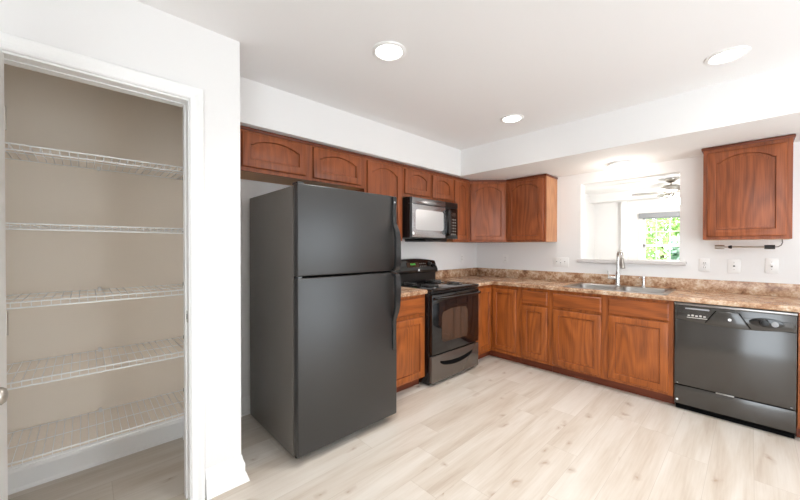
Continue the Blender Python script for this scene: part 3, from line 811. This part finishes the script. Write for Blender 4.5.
l = bpy.data.lights.new('flush_lamp', 'POINT'); l.energy = FLUSH_W; l.color = (1, .93, .85); l.shadow_soft_size = .1
o = bpy.data.objects.new('flush_lamp', l); C.objects.link(o); o.location = (fx_, fy_, SOF-.23)

# ---------------------------------------------------------------- room seen through the pass-through
FXL, FYB, FC = .295, 4.2, 2.45
FXR = 4.6
b = B()
WX0, WX1, WZ0, WZ1 = 1.19, 2.05, .78, 1.93
b.box(FXL, WX0, FYB, FYB+.12, 0, FC).box(WX1, FXR, FYB, FYB+.12, 0, FC).box(WX0, WX1, FYB, FYB+.12, 0, WZ0).box(WX0, WX1, FYB, FYB+.12, WZ1, FC)
struct('wall_far', b, 'paint')
struct('wall_far_right', box(FXR, FXR+.12, 1.6, FYB+.12, 0, FC), 'paint')  # unseen wall added to cut daylight here, gap left beside it
struct('wall_far_left', box(FXL-.12, FXL, .115, FYB+.12, 0, FC), 'paint')
struct('ceiling_far', box(FXL-.12, FXR, .115, FYB+.12, FC, FC+.1), 'ceil')
struct('floor_far', box(FXL-.12, FXR, .115, FYB+.12, -.1, 0), 'floor')
struct('trim_3', box(FXL, FXR, 3.86, FYB, 2.275, FC), 'paint')
struct('trim_4', box(.83, .94, 4.10, FYB, 0, 2.275), 'trim')
t = thing('window_1', 'white gridded double-hung window of the far room', 'window', ((WX0+WX1)/2, FYB, WZ0)); t['kind'] = 'structure'
b = B()
fr = .035
b.box(WX0, WX0+fr, FYB+.02, FYB+.09, WZ0, WZ1).box(WX1-fr, WX1, FYB+.02, FYB+.09, WZ0, WZ1).box(WX0, WX1, FYB+.02, FYB+.09, WZ0, WZ0+fr).box(WX0, WX1, FYB+.02, FYB+.09, WZ1-fr, WZ1).box(WX0, WX1, FYB+.02, FYB+.08, 1.325, 1.375)
obj('window_frame', b, 'trim', t, sm=False)
b = B()
for i in range(1, 4):
    x = WX0+(WX1-WX0)*i/4; b.box(x-.009, x+.009, FYB+.035, FYB+.06, WZ0, WZ1)
for z in (1.06, 1.628): b.box(WX0, WX1, FYB+.035, FYB+.06, z-.009, z+.009)
obj('grid_bars', b, 'trim', t, sm=False)
M['pane'] = mat('window_glass', (1, 1, 1), 0.0, trans=1.0, spec=.3)
M['pane'].node_tree.nodes['Principled BSDF'].inputs['IOR'].default_value = 1.02
obj('pane', box(WX0+fr, WX1-fr, FYB+.046, FYB+.049, WZ0+fr, WZ1-fr), 'pane', t, sm=False)
b = B().box(WX0-.07, WX1+.07, FYB-.018, FYB, WZ0-.09, WZ0-.01).box(WX0-.09, WX1+.09, FYB-.05, FYB+.02, WZ0-.015, WZ0+.01, bev=.004).box(WX0-.07, WX0, FYB-.018, FYB, WZ0, WZ1+.02).box(WX1, WX1+.07, FYB-.018, FYB, WZ0, WZ1+.02)
obj('window_casing', b, 'trim', t, sm=False)
t = thing('roller_shade', 'grey rolled-up window shade at the top of the far window', 'shade', ((WX0+WX1)/2, FYB-.05, 1.88), None)
obj('cassette', box(WX0-.05, WX1+.05, FYB-.10, FYB-.005, 1.905, 2.0, bev=.008), 'shade', t)
obj('fabric', box(WX0+.005, WX1-.005, FYB-.045, FYB-.041, 1.885, 1.91), 'shade', t)
# ceiling fan
qx, qy = 1.80, 2.95
t = thing('ceiling_fan', 'pale five-blade ceiling fan with lit glass shades seen through the pass-through', 'ceiling fan', (qx, qy, 2.0))
obj('canopy', B().lathe([(.085, 0), (.085, -.012), (.06, -.05), (.02, -.07)], (qx, qy, FC)), 'nickel', t)
obj('downrod', B().cyl((qx, qy, 2.30), (qx, qy, FC-.05), .013), 'nickel', t)
obj('motor', B().lathe([(.05, 2.345), (.11, 2.335), (.135, 2.31), (.135, 2.25), (.10, 2.225), (.05, 2.215), (.045, 2.17), (.03, 2.16)], (qx, qy, 0)), 'nickel', t)
for i in range(5):
    a = math.radians(187+72*i); ca, sa = math.cos(a), math.sin(a)
    pt = lambda r, w, z: Vector((qx+ca*r-sa*w, qy+sa*r+ca*w, z))
    bl = obj('blade', B().loft([[pt(r, -w, 2.222-w*.18), pt(r, w, 2.222+w*.18), pt(r, w, 2.230+w*.18), pt(r, -w, 2.230-w*.18)] for r, w in ((.18, .045), (.26, .056), (.47, .064), (.515, .052), (.53, .025))]), 'blade', t)
    obj('blade_arm', B().tube([pt(.10, 0, 2.24), pt(.17, 0, 2.228), pt(.26, 0, 2.222)], .009, 8), 'nickel', bl)
for i in range(4):
    a = math.radians(20+90*i); ca, sa = math.cos(a), math.sin(a)
    P = lambda r, z: (qx+ca*r, qy+sa*r, z)
    am = obj('lamp_arm', B().tube([P(.03, 2.18), P(.08, 2.17), P(.11, 2.13)], .009, 8), 'nickel', t)
    s_ = obj('glass_shade', B().tube([P(.11, 2.135), P(.12, 2.11), P(.14, 2.06), P(.155, 2.03)], [.022, .035, .052, .058], 18), 'globe', am)
l = bpy.data.lights.new('fan_lamp', 'POINT'); l.energy = FAN_W; l.color = (1, .96, .92); l.shadow_soft_size = .12
o = bpy.data.objects.new('fan_lamp', l); C.objects.link(o); o.location = (qx, qy, 1.93)

# ---------------------------------------------------------------- garden outside the far window
gl = obj('lawn', box(-12, 14, FYB+.2, 22, -.3, -.15), 'lawn', sm=False); gl['kind'] = 'structure'
def tree(x, y, h, r, m, label, name='garden_tree', seed=0):
    rnd = random.Random(seed)
    t = thing(name, label, 'tree', (x, y, -.15), 'greenery beyond the far window')
    obj('trunk', B().tube([(x, y, -.16), (x+.03, y, h*.15), (x, y+.03, h*.35)], [.10, .08, .05], 10), 'bark', t)
    bm = bmesh.new()
    for _ in range(2600):
        v = Vector((rnd.gauss(0, 1), rnd.gauss(0, 1), rnd.gauss(0, 1))).normalized()*(rnd.random()**.45)
        lump = 1+.22*math.sin(5*v.x+seed)*math.cos(4*v.z+2*v.y)
        c = Vector((x+v.x*r*lump, y+v.y*r*lump, h*.52+v.z*h*.48*lump))
        u = Vector((rnd.gauss(0, 1), rnd.gauss(0, 1), rnd.gauss(0, 1))).normalized(); w = u.orthogonal().normalized(); s = rnd.uniform(.06, .12)
        q = [bm.verts.new(c+u*s), bm.verts.new(c+w*s*.5+u*.1*s), bm.verts.new(c-u*s), bm.verts.new(c-w*s*.5+u*.1*s)]
        bm.faces.new(q)
    b = B(); b.bm.free(); b.bm = bm
    obj('foliage', b, m, t, sm=False)
tree(.1, 7.6, 2.6, .72, 'leaf', 'bright green leafy tree filling the left panes of the far window', seed=1)
tree(1.78, 7.2, 1.7, .6, 'leaf2', 'blue-green bush low in the right panes of the far window', 'garden_bush', seed=2)
tree(.4, 11.6, 4.2, 1.6, 'leaf', 'taller green tree standing behind the others in the far window', seed=3)
